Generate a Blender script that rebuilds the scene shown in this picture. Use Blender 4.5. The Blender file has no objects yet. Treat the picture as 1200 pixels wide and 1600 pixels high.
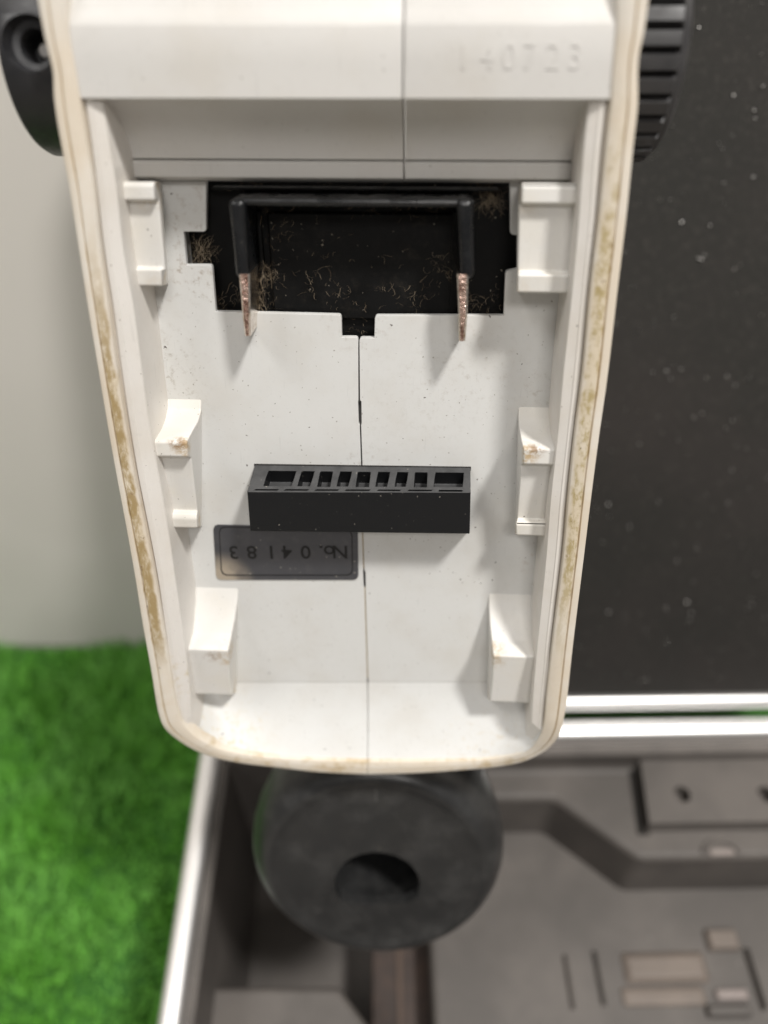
import bpy, bmesh, math, random
import numpy as np
from mathutils import Vector, Matrix
R = math.radians
random.seed(7); rng = np.random.default_rng(7)
scene = bpy.context.scene
C = scene.collection

# ------------------------------------------------------------------ camera
F = 1202.0                       # focal length in photo pixels (1200 x 1600)
CAMH, PITCH = 0.52, 46.0
cam_d = bpy.data.cameras.new("camera"); cam = bpy.data.objects.new("camera", cam_d); C.objects.link(cam)
cam.location = (0, 0, CAMH); cam.rotation_euler = (R(90 - PITCH), 0, 0)
cam_d.sensor_fit = 'VERTICAL'; cam_d.sensor_height = 36; cam_d.sensor_width = 27
cam_d.lens = F / 1600 * 36; cam_d.clip_start = 0.01; cam_d.clip_end = 50
cam_d.dof.use_dof = True; cam_d.dof.focus_distance = 0.184; cam_d.dof.aperture_fstop = 6.0
scene.camera = cam
# ------------------------------------------------------------------ world, lamps
w = bpy.data.worlds.new("World"); scene.world = w; w.use_nodes = True
bg = w.node_tree.nodes['Background']; bg.inputs[0].default_value = (1.0, 0.965, 0.925, 1); bg.inputs[1].default_value = 0.20
def area(name, loc, target, sx, sy, power, col):
    l = bpy.data.lights.new(name, 'AREA'); l.shape = 'RECTANGLE'; l.size = sx; l.size_y = sy; l.energy = power; l.color = col
    o = bpy.data.objects.new(name, l); C.objects.link(o); o.location = loc
    o.rotation_euler = (Vector(target) - Vector(loc)).to_track_quat('-Z', 'Y').to_euler(); return o
area('ceiling_light', (0.66, -0.28, 2.10), (0, .1, .3), 0.20, 0.20, 37, (1.0, 0.975, 0.94))
area('ceiling_light', (0.16, -1.20, 1.85), (0, .15, .3), 0.45, 0.3, 10.5, (1.0, 0.965, 0.925))
area('ceiling_light', (-0.95, -0.15, 2.0), (-.1, .2, .2), 0.7, 0.5, 11.5, (1.0, 0.975, 0.94))
scene.view_settings.view_transform = 'Standard'; scene.view_settings.look = 'None'
scene.view_settings.exposure = 0.0; scene.view_settings.gamma = 1.0
scene.cycles.max_bounces = 8
scene.cycles.use_denoising = True

# ------------------------------------------------------------------ frames
sp, cp = math.sin(R(PITCH)), math.cos(R(PITCH))
RIGHT = Vector((1, 0, 0)); UP = Vector((0, sp, cp)); BACK = Vector((0, -cp, sp)); CAM = Vector((0, 0, CAMH))
def c2w(p): return CAM + RIGHT * p[0] + UP * p[1] + BACK * p[2]
def ray_c(px, py): return Vector(((px - 600) / F, (800 - py) / F, -1))
# the tilted face of the instrument: origin on its floor, u right, v up, n out of the floor
D0 = 0.2
n_c = Vector((-70 / F, -694 / F, 1)).normalized()
u_c = (Vector((1, 0, 0)) - n_c * n_c.x).normalized()
v_c = n_c.cross(u_c)
O_c = Vector((0, 0, -D0))
def dev(px, py, h=0.0):
    r = ray_c(px, py); t = (O_c.dot(n_c) + h) / r.dot(n_c); P = r * t - O_c
    return Vector((P.dot(u_c), P.dot(v_c), h))
def rot_w(v): return RIGHT * v.x + UP * v.y + BACK * v.z
DEV_M = Matrix.Translation(c2w(O_c)) @ Matrix((rot_w(u_c), rot_w(v_c), rot_w(n_c))).transposed().to_4x4()
def on_z(px, py, z):
    r = ray_c(px, py); d = rot_w(r); t = (z - CAMH) / d.z; return CAM + d * t

# ------------------------------------------------------------------ mesh helpers
class MB:
    def __init__(s): s.v = []; s.f = []; s.uv = {}
    def vert(s, p): s.v.append(tuple(p)); return len(s.v) - 1
    def face(s, idx): s.f.append(tuple(idx))
    def poly(s, pts): s.face([s.vert(p) for p in pts])
    def hexa(s, b, t):                       # two matching rings of points
        n = len(b); B = [s.vert(p) for p in b]; T = [s.vert(p) for p in t]
        s.face(B[::-1]); s.face(T)
        for i in range(n): s.face((B[i], B[(i + 1) % n], T[(i + 1) % n], T[i]))
    def box(s, x0, x1, y0, y1, z0, z1):
        s.hexa([(x0, y0, z0), (x1, y0, z0), (x1, y1, z0), (x0, y1, z0)], [(x0, y0, z1), (x1, y0, z1), (x1, y1, z1), (x0, y1, z1)])
    def loft(s, rows, close=False, uvs=None):
        idx = [[s.vert(p) for p in r] for r in rows]
        for i in range(len(rows) - 1):
            m = len(rows[i])
            for j in range(m if close else m - 1):
                k = (j + 1) % m
                s.face((idx[i][j], idx[i][k], idx[i + 1][k], idx[i + 1][j]))
        if uvs:
            for i, r in enumerate(uvs):
                for j, q in enumerate(r): s.uv[idx[i][j]] = q
        return idx
    def build(s, name, m, parent=None, smooth=False, bevel=0, seg=2, sharp=35):
        me = bpy.data.meshes.new(name); me.from_pydata(s.v, [], s.f); me.update()
        bm = bmesh.new(); bm.from_mesh(me); bmesh.ops.recalc_face_normals(bm, faces=bm.faces[:]); bm.to_mesh(me); bm.free()
        if s.uv:
            ul = me.uv_layers.new(name='along')
            for l in me.loops: ul.data[l.index].uv = s.uv.get(l.vertex_index, (0, 0))
        if smooth:
            me.polygons.foreach_set('use_smooth', [True] * len(me.polygons))
            me.set_sharp_from_angle(angle=R(sharp))
        me.materials.append(m)
        o = bpy.data.objects.new(name, me); C.objects.link(o); o.parent = parent
        if bevel:
            b = o.modifiers.new('bevel', 'BEVEL'); b.width = bevel; b.segments = seg; b.limit_method = 'ANGLE'; b.angle_limit = R(30)
            me.polygons.foreach_set('use_smooth', [True] * len(me.polygons))
            b.harden_normals = True
        return o
def catmull(pts, n):
    out = []; P = [np.array(p, float) for p in pts]
    for i in range(len(P) - 1):
        p0 = P[max(i - 1, 0)]; p1 = P[i]; p2 = P[i + 1]; p3 = P[min(i + 2, len(P) - 1)]
        for k in range(n):
            t = k / n
            out.append(.5 * (2 * p1 + (p2 - p0) * t + (2 * p0 - 5 * p1 + 4 * p2 - p3) * t * t + (3 * p1 - p0 - 3 * p2 + p3) * t ** 3))
    out.append(P[-1]); return out
def holed_quad(mb, P, holes, dep):
    us = sorted({0., 1., *[h[0] for h in holes], *[h[2] for h in holes]}); vs = sorted({0., 1., *[h[1] for h in holes], *[h[3] for h in holes]})
    vi = {(u, v): mb.vert(P(u, v)) for u in us for v in vs}
    for i in range(len(us) - 1):
        for j in range(len(vs) - 1):
            cu, cv = (us[i] + us[i + 1]) / 2, (vs[j] + vs[j + 1]) / 2
            if any(h[0] < cu < h[2] and h[1] < cv < h[3] for h in holes): continue
            mb.face((vi[us[i], vs[j]], vi[us[i + 1], vs[j]], vi[us[i + 1], vs[j + 1]], vi[us[i], vs[j + 1]]))
    for h in holes:
        q = [(h[0], h[1]), (h[2], h[1]), (h[2], h[3]), (h[0], h[3])]
        t = [P(*x) for x in q]; b = [x + dep for x in t]
        mb.poly(b)
        for k in range(4): mb.poly([t[k], t[(k + 1) % 4], b[(k + 1) % 4], b[k]])
def lathe(mb, prof, M, n=64, rfun=None):
    rows = []
    for r, z in prof:
        rows.append([M @ Vector(((r if rfun is None else rfun(r, z, k)) * math.cos(2 * math.pi * k / n), (r if rfun is None else rfun(r, z, k)) * math.sin(2 * math.pi * k / n), z)) for k in range(n)])
    idx = mb.loft(rows, close=True)
    mb.face(idx[0][::-1]); mb.face(idx[-1])
def apply_bool(o, cut):
    m = o.modifiers.new('cut', 'BOOLEAN'); m.object = cut; m.solver = 'EXACT'
    dg = bpy.context.evaluated_depsgraph_get(); me = bpy.data.meshes.new_from_object(o.evaluated_get(dg)); me.name = o.name
    o.modifiers.clear(); o.data = me
    bpy.data.objects.remove(cut)
    me.set_sharp_from_angle(angle=R(35))
def glyphs(txt, size, M, depth, bev=0.0, spacing=1.0, off=0.0):
    cu = bpy.data.curves.new('txt', 'FONT'); cu.body = txt; cu.size = size; cu.extrude = depth; cu.bevel_depth = bev; cu.resolution_u = 4; cu.offset = off
    cu.space_character = spacing; cu.align_x = 'LEFT'
    t = bpy.data.objects.new('txt', cu); C.objects.link(t)
    dg = bpy.context.evaluated_depsgraph_get(); dg.update()
    me = bpy.data.meshes.new_from_object(t.evaluated_get(dg)); bpy.data.objects.remove(t)
    me.transform(M); return me
def tag(o, label=None, cat=None, group=None, kind=None):
    for k, x in (('label', label), ('category', cat), ('group', group), ('kind', kind)):
        if x: o[k] = x
    return o
def empty(name, M):
    o = bpy.data.objects.new(name, None); C.objects.link(o); o.empty_display_size = .02; o.matrix_world = M; return o

# ------------------------------------------------------------------ materials
class NT:
    def __init__(s, name, rough=.5, metal=0., spec=.5, col=(.5, .5, .5)):
        s.m = bpy.data.materials.new(name); s.m.use_nodes = True; s.t = s.m.node_tree; s.b = s.t.nodes['Principled BSDF']
        s.b.inputs['Roughness'].default_value = rough; s.b.inputs['Metallic'].default_value = metal
        s.b.inputs['Specular IOR Level'].default_value = spec; s.b.inputs['Base Color'].default_value = (*col, 1)
        s.tc = s.t.nodes.new('ShaderNodeTexCoord'); s.obj = s.tc.outputs['Object']
    def n(s, typ, **kw):
        x = s.t.nodes.new(typ)
        for k, v in kw.items(): setattr(x, k, v)
        return x
    def put(s, sock, v):
        if isinstance(v, bpy.types.NodeSocket): s.t.links.new(v, sock)
        else: sock.default_value = v if not (isinstance(v, tuple) and len(v) == 3 and sock.type == 'RGBA') else (*v, 1)
    def noise(s, scale, detail=3, vec=None, rough=.6, dist=0):
        x = s.n('ShaderNodeTexNoise'); s.put(x.inputs['Vector'], vec or s.obj)
        x.inputs['Scale'].default_value = scale; x.inputs['Detail'].default_value = detail; x.inputs['Roughness'].default_value = rough; x.inputs['Distortion'].default_value = dist
        return x.outputs['Fac']
    def ramp(s, v, lo, hi, a=0., b=1., smooth=True):
        x = s.n('ShaderNodeMapRange'); x.interpolation_type = 'SMOOTHSTEP' if smooth else 'LINEAR'
        for i, q in enumerate((v, lo, hi, a, b)): s.put(x.inputs[i], q)
        return x.outputs[0]
    def math(s, op, a, b=0.):
        x = s.n('ShaderNodeMath', operation=op); s.put(x.inputs[0], a); s.put(x.inputs[1], b); return x.outputs[0]
    def mix(s, f, a, b):
        x = s.n('ShaderNodeMix', data_type='RGBA'); s.put(x.inputs[0], f); s.put(x.inputs[6], a); s.put(x.inputs[7], b); return x.outputs[2]
    def specks(s, scale, dens, size, vec=None):
        dn = s.n('ShaderNodeTexNoise'); dn.inputs['Scale'].default_value = scale * 2.2; s.put(dn.inputs['Vector'], vec or s.obj)
        ad = s.n('ShaderNodeVectorMath', operation='MULTIPLY_ADD'); s.put(ad.inputs[0], dn.outputs['Color']); ad.inputs[1].default_value = (.6 / scale,) * 3; s.put(ad.inputs[2], vec or s.obj)
        vo = s.n('ShaderNodeTexVoronoi'); vo.inputs['Scale'].default_value = scale; s.put(vo.inputs['Vector'], ad.outputs[0])
        sx = s.n('ShaderNodeSeparateColor'); s.put(sx.inputs[0], vo.outputs['Color'])
        rad = s.math('MULTIPLY', sx.outputs[1], size)
        near = s.math('LESS_THAN', vo.outputs['Distance'], rad); on = s.math('GREATER_THAN', sx.outputs[0], 1 - dens)
        return s.math('MULTIPLY', near, on)
    def blot(s, c, r, soft=.5):            # 1 inside a blot round point c
        d = s.n('ShaderNodeVectorMath', operation='DISTANCE'); s.put(d.inputs[0], s.obj); d.inputs[1].default_value = c
        return s.ramp(d.outputs['Value'], r, r * soft)
    def bump(s, h, strength, dist=.0005):
        x = s.n('ShaderNodeBump'); x.inputs['Strength'].default_value = strength; x.inputs['Distance'].default_value = dist; s.put(x.inputs['Height'], h)
        s.put(s.b.inputs['Normal'], x.outputs[0])
    def color(s, c): s.put(s.b.inputs['Base Color'], c)

def white_plastic(name, base, warm, speck=.25, blots=(), edge_stain=None, warm_amt=.5, rough=.42):
    k = NT(name, rough)
    c = k.mix(k.ramp(k.noise(55, 4), .4, .72, 0, warm_amt), base, warm)
    c = k.mix(k.ramp(k.noise(900, 2), .55, .8, 0, .18), c, tuple(x * .72 for x in base))
    for p, r, col, a in blots:
        m = k.math('MULTIPLY', k.blot(p, r, .15), k.ramp(k.noise(520, 5, rough=.75), .40 if r < .007 else .50, .60 if r < .007 else .74, 0, a)); c = k.mix(m, c, col)
    mp = k.n('ShaderNodeMapping'); k.put(mp.inputs['Vector'], k.obj); mp.inputs['Scale'].default_value = (1, .08, 1); mp.inputs['Rotation'].default_value = (0, 0, .35)
    c = k.mix(k.ramp(k.noise(1300, 2, vec=mp.outputs[0]), .66, .74, 0, .16), c, tuple(x * .6 for x in base))       # fine scuffs
    if speck:
        c = k.mix(k.math('MULTIPLY', k.specks(360, speck * .8, .10), .9), c, (.07, .055, .045))
        c = k.mix(k.math('MULTIPLY', k.specks(900, min(.9, speck * 1.5), .15), .65), c, (.16, .13, .1))
    k.color(c)
    k.put(k.b.inputs['Roughness'], k.ramp(k.noise(120, 4), .3, .7, rough - .07, rough + .1))
    k.bump(k.noise(1500, 2), .06, .0002)
    return k.m
WB, WW = (.65, .65, .635), (.66, .61, .52)
BROWN = (.20, .115, .045)
R_ = .0165; RL = .0150
floor_blots = [(dev(262, 580), .013, (.22, .17, .11), .6), (dev(872, 620), .012, (.25, .19, .12), .6), (dev(300, 640), .009, (.4, .36, .3), .5), (dev(850, 880), .009, (.3, .2, .12), .6), (dev(640, 640), .022, (.48, .46, .42), .4), (dev(470, 1000), .02, (.5, .47, .43), .4), (dev(300, 340), .013, BROWN, .5), (dev(308, 420), .010, BROWN, .8), (dev(255, 480), .012, (.4, .35, .3), .35), (dev(560, 500), .012, BROWN, .45),
               (dev(345, 1150, .008), .02, (.55, .44, .24), .9), (dev(770, 1180, .01), .02, (.5, .4, .24), .6), (dev(735, 575), .02, (.35, .3, .25), .35), (dev(570, 740), .01, BROWN, .5)]
M_floor = white_plastic('floor_plastic', (.65, .65, .635), (.58, .56, .52), .34, floor_blots)
M_bar = white_plastic('bar_plastic', (.60, .585, .56), (.55, .52, .47), .12, [])
M_rail = white_plastic('rail_plastic', (.70, .67, .63), (.62, .57, .50), .15, [(dev(292, 1060, RL), .012, (.5, .4, .22), .8)])
clip_blots = []
for px, py, h in ((240, 303, .006), (252, 435, .0055), (290, 700, .0135), (308, 818, .006), (358, 1022, .0095), (364, 1075, .004), (818, 303, .006), (810, 443, .006), (820, 712, .0135), (808, 828, .006), (772, 1022, .0095), (768, 1090, .004)):
    clip_blots.append((dev(px, py, h), .0050, (.45, .31, .14), .85))
for px, py, h in ((275, 691, .0135), (330, 1018, .0095), (840, 699, .0135), (340, 1016, .0095)):
    clip_blots.append((dev(px, py, h), .0035, (.22, .12, .05), .9))
M_clip = white_plastic('clip_plastic', (.70, .685, .655), (.68, .64, .56), .2, clip_blots)

def rim_material():
    k = NT('stained_rim_plastic', .45)
    uv = k.n('ShaderNodeUVMap'); uv.uv_map = 'along'
    s = k.n('ShaderNodeSeparateXYZ'); k.put(s.inputs[0], uv.outputs[0]); U, V = s.outputs[0], s.outputs[1]
    c = k.mix(k.ramp(k.noise(50, 4), .3, .65, 0, .8), (.70, .655, .585), (.64, .555, .44))
    wob = k.math('MULTIPLY_ADD' if False else 'ADD', V, k.ramp(k.noise(180, 3), 0, 1, -.16, .16))
    band = k.math('MULTIPLY', k.ramp(wob, .34, .44), k.ramp(wob, .98, .78))
    left = k.math('MULTIPLY', k.ramp(U, .30, .62), k.ramp(U, 1.06, .98))
    right = k.math('MULTIPLY', k.ramp(U, 2.72, 2.35), k.ramp(U, 1.72, 1.95))
    faint = k.math('MULTIPLY', k.ramp(U, 3.1, 2.6), k.ramp(U, 2.2, 2.5))
    cx_ = k.n('ShaderNodeCombineXYZ'); k.put(cx_.inputs[0], k.math('MULTIPLY', U, 26.)); k.put(cx_.inputs[1], k.math('MULTIPLY', V, 1.7))
    sv = cx_.outputs[0]
    nl = k.ramp(k.noise(1., 6, vec=sv, rough=.7), .34, .56); nr = k.ramp(k.noise(1.3, 6, vec=sv, rough=.72), .42, .62)
    mL = k.math('MULTIPLY', k.math('MULTIPLY', left, band), nl); mR = k.math('MULTIPLY', k.math('MULTIPLY', right, band), nr)
    c = k.mix(k.math('MULTIPLY', k.math('ADD', left, right), k.math('MULTIPLY', band, .32)), c, (.60, .49, .30))
    c = k.mix(k.math('MULTIPLY', mL, .9), c, (.31, .215, .085)); c = k.mix(k.math('MULTIPLY', mR, .85), c, (.37, .285, .115))
    c = k.mix(k.math('MULTIPLY', k.math('MULTIPLY', band, k.math('ADD', left, right)), k.ramp(k.noise(420, 5, rough=.8), .58, .72, 0, .8)), c, (.15, .08, .035))
    gro = k.math('MULTIPLY', k.ramp(V, .30, .36), k.ramp(V, .43, .37))          # dirt held in the moulded groove
    c = k.mix(k.math('MULTIPLY', gro, k.ramp(k.noise(90, 3), .3, .6, .15, .6)), c, (.48, .35, .17))
    corner = k.math('MULTIPLY', k.ramp(U, 1.05, 1.15), k.ramp(U, 1.75, 1.6))
    c = k.mix(k.math('MULTIPLY', corner, k.ramp(k.noise(150, 5, rough=.7), .5, .72, 0, .75)), c, (.46, .34, .17))
    c = k.mix(k.math('MULTIPLY', k.specks(420, .1, .18), .7), c, (.14, .1, .06))
    k.color(c); k.bump(k.noise(900, 3), .1, .0003); return k.m
M_rim = rim_material()

def black_plastic(name, base=(.012, .012, .013), rough=.35, dust=.3, dustcol=(.11, .10, .085), scale=1., spec=.5):
    k = NT(name, rough, spec=spec)
    c = k.mix(k.ramp(k.noise(160 * scale, 6, rough=.8), .50, .78, 0, dust), base, dustcol)
    c = k.mix(k.math('MULTIPLY', k.specks(900 * scale, .16, .2), min(1, dust * 1.6)), c, (.3, .27, .22))
    k.color(c); k.put(k.b.inputs['Roughness'], k.ramp(k.noise(140 * scale, 5), .3, .7, rough - .08, rough + .25))
    k.bump(k.noise(1800, 2), .08, .0002); return k.m
M_black = black_plastic('contact_black', (.004, .004, .004), .45, .35, (.045, .038, .03), spec=.18)
M_arm = black_plastic('insulator_black', (.0045, .005, .006), .24, .08, spec=.6)
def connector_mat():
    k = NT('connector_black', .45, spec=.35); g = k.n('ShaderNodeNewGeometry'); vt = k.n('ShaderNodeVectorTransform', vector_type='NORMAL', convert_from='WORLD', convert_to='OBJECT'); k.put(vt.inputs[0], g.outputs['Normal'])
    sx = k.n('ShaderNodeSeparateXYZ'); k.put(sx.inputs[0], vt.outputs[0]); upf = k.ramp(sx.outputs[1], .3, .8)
    c = k.mix(k.math('MULTIPLY', upf, k.ramp(k.noise(160, 5, rough=.7), .2, .7, .35, .8)), (.0065, .007, .008), (.085, .085, .086))     # up-facing faces painted paler, top light put into the colour
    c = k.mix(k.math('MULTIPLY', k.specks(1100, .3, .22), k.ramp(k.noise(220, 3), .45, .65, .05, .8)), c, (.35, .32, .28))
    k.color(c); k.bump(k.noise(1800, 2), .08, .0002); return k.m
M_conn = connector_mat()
M_knob = black_plastic('knob_black', (.017, .017, .019), .36, .10)
M_rknob = black_plastic('ribbed_knob_black', (.034, .033, .034), .42, .10)
M_dark = NT('painted_shade', .9, col=(.012, .010, .008)).m  # flat dark tone painted in for shade in narrow openings
def rubber():
    k = NT('black_rubber', .55, spec=.6)
    c = k.mix(k.ramp(k.noise(60, 6, rough=.75), .42, .75, 0, .55), (.016, .0162, .0164), (.062, .061, .059))
    c = k.mix(k.math('MULTIPLY', k.specks(260, .12, .12), .5), c, (.22, .2, .16))
    k.color(c); k.put(k.b.inputs['Roughness'], k.ramp(k.noise(90, 4), .3, .7, .30, .46)); k.bump(k.noise(500, 4), .12, .0004); return k.m
M_rubber = rubber()
def copper():
    k = NT('tarnished_metal', .27, 1.)
    c = k.mix(k.ramp(k.noise(700, 4), .46, .58), (.74, .54, .46), (.34, .20, .16)); k.color(c); k.bump(k.noise(1300, 3), .9, .0005); return k.m
M_blade = copper()
kp = NT('plated_metal', .22, 1.); kp.color(kp.mix(kp.ramp(kp.noise(500, 4), .45, .7), (.86, .80, .74), (.50, .40, .30))); kp.bump(kp.noise(900, 3), .5, .0003); M_plate = kp.m
def label_mat():
    k = NT('label_foil', .30, .55)
    c = k.mix(k.ramp(k.noise(260, 5), .45, .75, 0, .3), (.095, .097, .108), (.15, .15, .158))
    wear = k.math('MULTIPLY', k.blot(dev(346, 906), .0105, .3), k.ramp(k.noise(120, 3), .25, .5, .45, 1.))
    c = k.mix(wear, c, (.55, .48, .39))
    c = k.mix(k.math('MULTIPLY', k.specks(800, .3, .22), .7), c, (.42, .40, .36)); k.color(c); k.bump(k.noise(700, 3), .1, .0003); return k.m
M_label = label_mat()
M_ink = NT('black_ink', .5, col=(.006, .006, .007)).m
def alu():
    k = NT('brushed_aluminium', .42, 1., col=(.93, .92, .91)); k.bump(k.noise(300, 3), .05, .0003); return k.m
M_alu = alu()
def tray_mat(name, a, b):
    k = NT(name, .55, spec=.4); c = k.mix(k.ramp(k.noise(22, 5), .35, .7), a, b); c = k.mix(k.math('MULTIPLY', k.specks(150, .15, .1), .5), c, (.3, .28, .25))
    k.color(c); k.bump(k.noise(900, 3), .2, .0004); return k.m
M_tray = tray_mat('tray_plastic', (.086, .077, .070), (.125, .111, .100))
M_pad = tray_mat('tan_light_patch', (.15, .124, .105), (.19, .155, .13))  # tan tone paints a patch of light on the tray
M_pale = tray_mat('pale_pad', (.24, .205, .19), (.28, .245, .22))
M_shell = tray_mat('case_shell', (.03, .03, .03), (.045, .043, .04))
def lid_mat():
    k = NT('speckled_lining', .75, spec=.25)
    c = k.mix(k.ramp(k.noise(9, 5), .35, .7), (.025, .024, .0215), (.034, .030, .0275))
    k.color(k.mix(k.ramp(k.noise(420, 4, rough=.8), .5, .75, 0, .5), c, (.08, .072, .065)))
    k.bump(k.noise(1100, 3), .35, .0006); return k.m
M_lid = lid_mat()
M_glint = NT('glint', .5, .5, col=(.5, .48, .46)).m
def strap_mat():
    k = NT('brown_leather', .5); k.color(k.mix(k.ramp(k.noise(120, 5), .35, .7), (.020, .010, .006), (.040, .021, .013))); return k.m
M_strap = strap_mat()
def wall_mat():
    k = NT('backdrop_cloth', .85, spec=.2); k.color(k.mix(k.ramp(k.noise(5, 3), .35, .7), (.70, .665, .62), (.75, .71, .67))); return k.m
M_wall = wall_mat()

# ================================================================== the setting
mb = MB(); mb.box(-4, 4, -4, 4, -.024, -.004)
k = NT('ground_board', .8); k.color(k.mix(k.noise(6, 4), (.34, .31, .28), (.40, .37, .33))); tag(mb.build('ground', k.m), kind='structure')
mb = MB(); mb.box(-.64, .46, -.14, .350, -.003, 0)
k = NT('turf_backing', .9); k.color(k.mix(k.noise(60, 4), (.03, .12, .015), (.05, .18, .025))); tag(mb.build('turf_mat', k.m), 'thin green backing mat that the artificial turf beside the case grows from', 'turf mat', kind='structure')
mb = MB(); WY = .352
mb.hexa([(-4, WY, .001), (4, WY, .001), (4, WY + .03, .001), (-4, WY + .03, .001)], [(-4, WY + .06, 2.6), (4, WY + .06, 2.6), (4, WY + .09, 2.6), (-4, WY + .09, 2.6)])
tag(mb.build('backdrop_wall', M_wall), kind='structure')
def turf():
    N = 70000
    x = rng.uniform(-.62, -.04, N); y = rng.uniform(-.12, WY - .004, N)
    hgt = rng.uniform(.008, .017, N) * (.8 + .5 * np.sin(x * 37 + 2 * np.sin(y * 23)) * np.sin(y * 41)) ; hgt = np.maximum(hgt, .005)
    a = rng.uniform(0, 2 * np.pi, N); ln = rng.uniform(.2, 1.1, N) * hgt; la = rng.normal(.6, 1.3, N)
    wd = rng.uniform(.0006, .0011, N)
    dx, dy = np.cos(a) * wd, np.sin(a) * wd; tx, ty = np.cos(la) * ln, np.sin(la) * ln
    V = np.zeros((N, 5, 3))
    V[:, 0] = np.c_[x - dx, y - dy, np.zeros(N)]; V[:, 1] = np.c_[x + dx, y + dy, np.zeros(N)]
    V[:, 2] = np.c_[x + dx * .9 + tx * .35, y + dy * .9 + ty * .35, hgt * .6]; V[:, 3] = np.c_[x - dx * .9 + tx * .35, y - dy * .9 + ty * .35, hgt * .6]
    V[:, 4] = np.c_[x + tx, y + ty, hgt]
    V[:, :, 1] = np.minimum(V[:, :, 1], WY - .001)
    me = bpy.data.meshes.new('artificial_turf'); me.vertices.add(N * 5); me.vertices.foreach_set('co', V.ravel())
    b = np.arange(N)[:, None] * 5
    q = np.c_[b, b + 1, b + 2, b + 3, b + 3, b + 2, b + 4].ravel()
    me.loops.add(N * 7); me.loops.foreach_set('vertex_index', q.astype(np.int32))
    me.polygons.add(N * 2); st = np.c_[np.arange(N) * 7, np.arange(N) * 7 + 4].ravel(); me.polygons.foreach_set('loop_start', st.astype(np.int32))
    me.update(calc_edges=True); me.validate()
    k = NT('turf_blade', .45, spec=.35)
    g = k.n('ShaderNodeNewGeometry'); rnd = g.outputs['Random Per Island']
    c = k.mix(rnd, (.08, .28, .028), (.20, .54, .075)); c = k.mix(k.ramp(k.noise(28, 3), .35, .7, 0, .5), c, (.27, .60, .15))
    k.color(c); me.materials.append(k.m)
    o = bpy.data.objects.new('artificial_turf', me); C.objects.link(o); tag(o, 'bright green artificial turf covering the ground left of the case', 'turf', kind='stuff')
turf()

# ================================================================== the carrying case
RZ = .16
cn = on_z(318, 1152, RZ); YAW = .9
bl = on_z(315, 1132, RZ)
CASE_M = Matrix.Translation((bl.x - .0, bl.y, RZ)) @ Matrix.Rotation(R(YAW), 4, 'Z')
CI = CASE_M.inverted()
def cz(px, py, z): return CI @ on_z(px, py, RZ + z)      # a point of the case at height z over its rim
case = empty('carrying_case', CASE_M @ Matrix.Translation((.2, -.15, -RZ)))
tag(case, 'open carrying case with dark speckled lid, bright aluminium edges and moulded grey tray', 'case')
CB = Matrix.Translation((-.2, .15, RZ))                   # case frame -> empty frame
def cbuild(mb, *a, **k): mb.v = [tuple(CB @ Vector(p)) for p in mb.v]; return mb.build(*a, parent=case, **k)
W_, L_ = .40, .30                                          # width, depth of the body
LX = cz(302, 1240, 0).x
# shell: outer walls and bottom
mb = MB()
x0, x1, y0, y1 = LX + .0012, LX + W_, -L_, -.001
mb.box(x0, x0 + .004, y0, y1, -RZ + .004, -.004); mb.box(x1 - .004, x1, y0, y1, -RZ + .004, -.004)
mb.box(x0 + .004, x1 - .004, y0, y0 + .004, -RZ + .004, -.004); mb.box(x0 + .004, x1 - .004, y1 - .004, y1, -RZ + .004, -.004)
mb.box(x0 + .004, x1 - .004, y0 + .004, y1 - .004, -RZ + .004, -RZ + .009)
cbuild(mb, 'shell', M_shell)
# aluminium rim rails: rounded section swept along a line
def rail_sweep(name, p0, p1, side, w=.0098, hgt=.008):
    p0 = Vector(p0); p1 = Vector(p1); side = Vector(side).normalized(); up = Vector((0, 0, 1)); mb = MB(); rows = []
    sec = [(0, -hgt), (0, -.0012), (.0006, -.0002), (.0018, .0009), (w * .5, .0014), (w - .0018, .0009), (w - .0006, -.0002), (w, -.0012), (w, -hgt)]
    for p in (p0, p1): rows.append([p + side * a + up * b for a, b in sec])
    idx = mb.loft(rows, close=True); mb.face(idx[0][::-1]); mb.face(idx[1])
    return cbuild(mb, name, M_alu, smooth=True, sharp=50)
RW = .0093
rail_sweep('rim_rail', (LX, -L_, 0), (LX, -.012, 0), (1, 0, 0))
rail_sweep('rim_rail', (LX + .012, 0, 0), (LX + W_, 0, 0), (0, -1, 0))
# cast corner piece, left at the hinge
mb = MB(); rows = []
for i in range(9):
    t = R(180 - 90 * i / 8); cx, cy = LX + .0125, -.0125
    rows.append([Vector((cx + math.cos(t) * r, cy + math.sin(t) * r, z)) for r, z in ((.0130, -.009), (.0130, -.0008), (.0120, .0008), (.008, .0022), (.0036, .0010), (.0026, -.0008), (.0026, -.009))])
idx = mb.loft(rows); mb.face(idx[0]); mb.face(idx[-1][::-1])
k = NT('corner_cap_grey', .5, col=(.42, .40, .39)); cbuild(mb, 'corner_cap', k.m, smooth=True)
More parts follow.
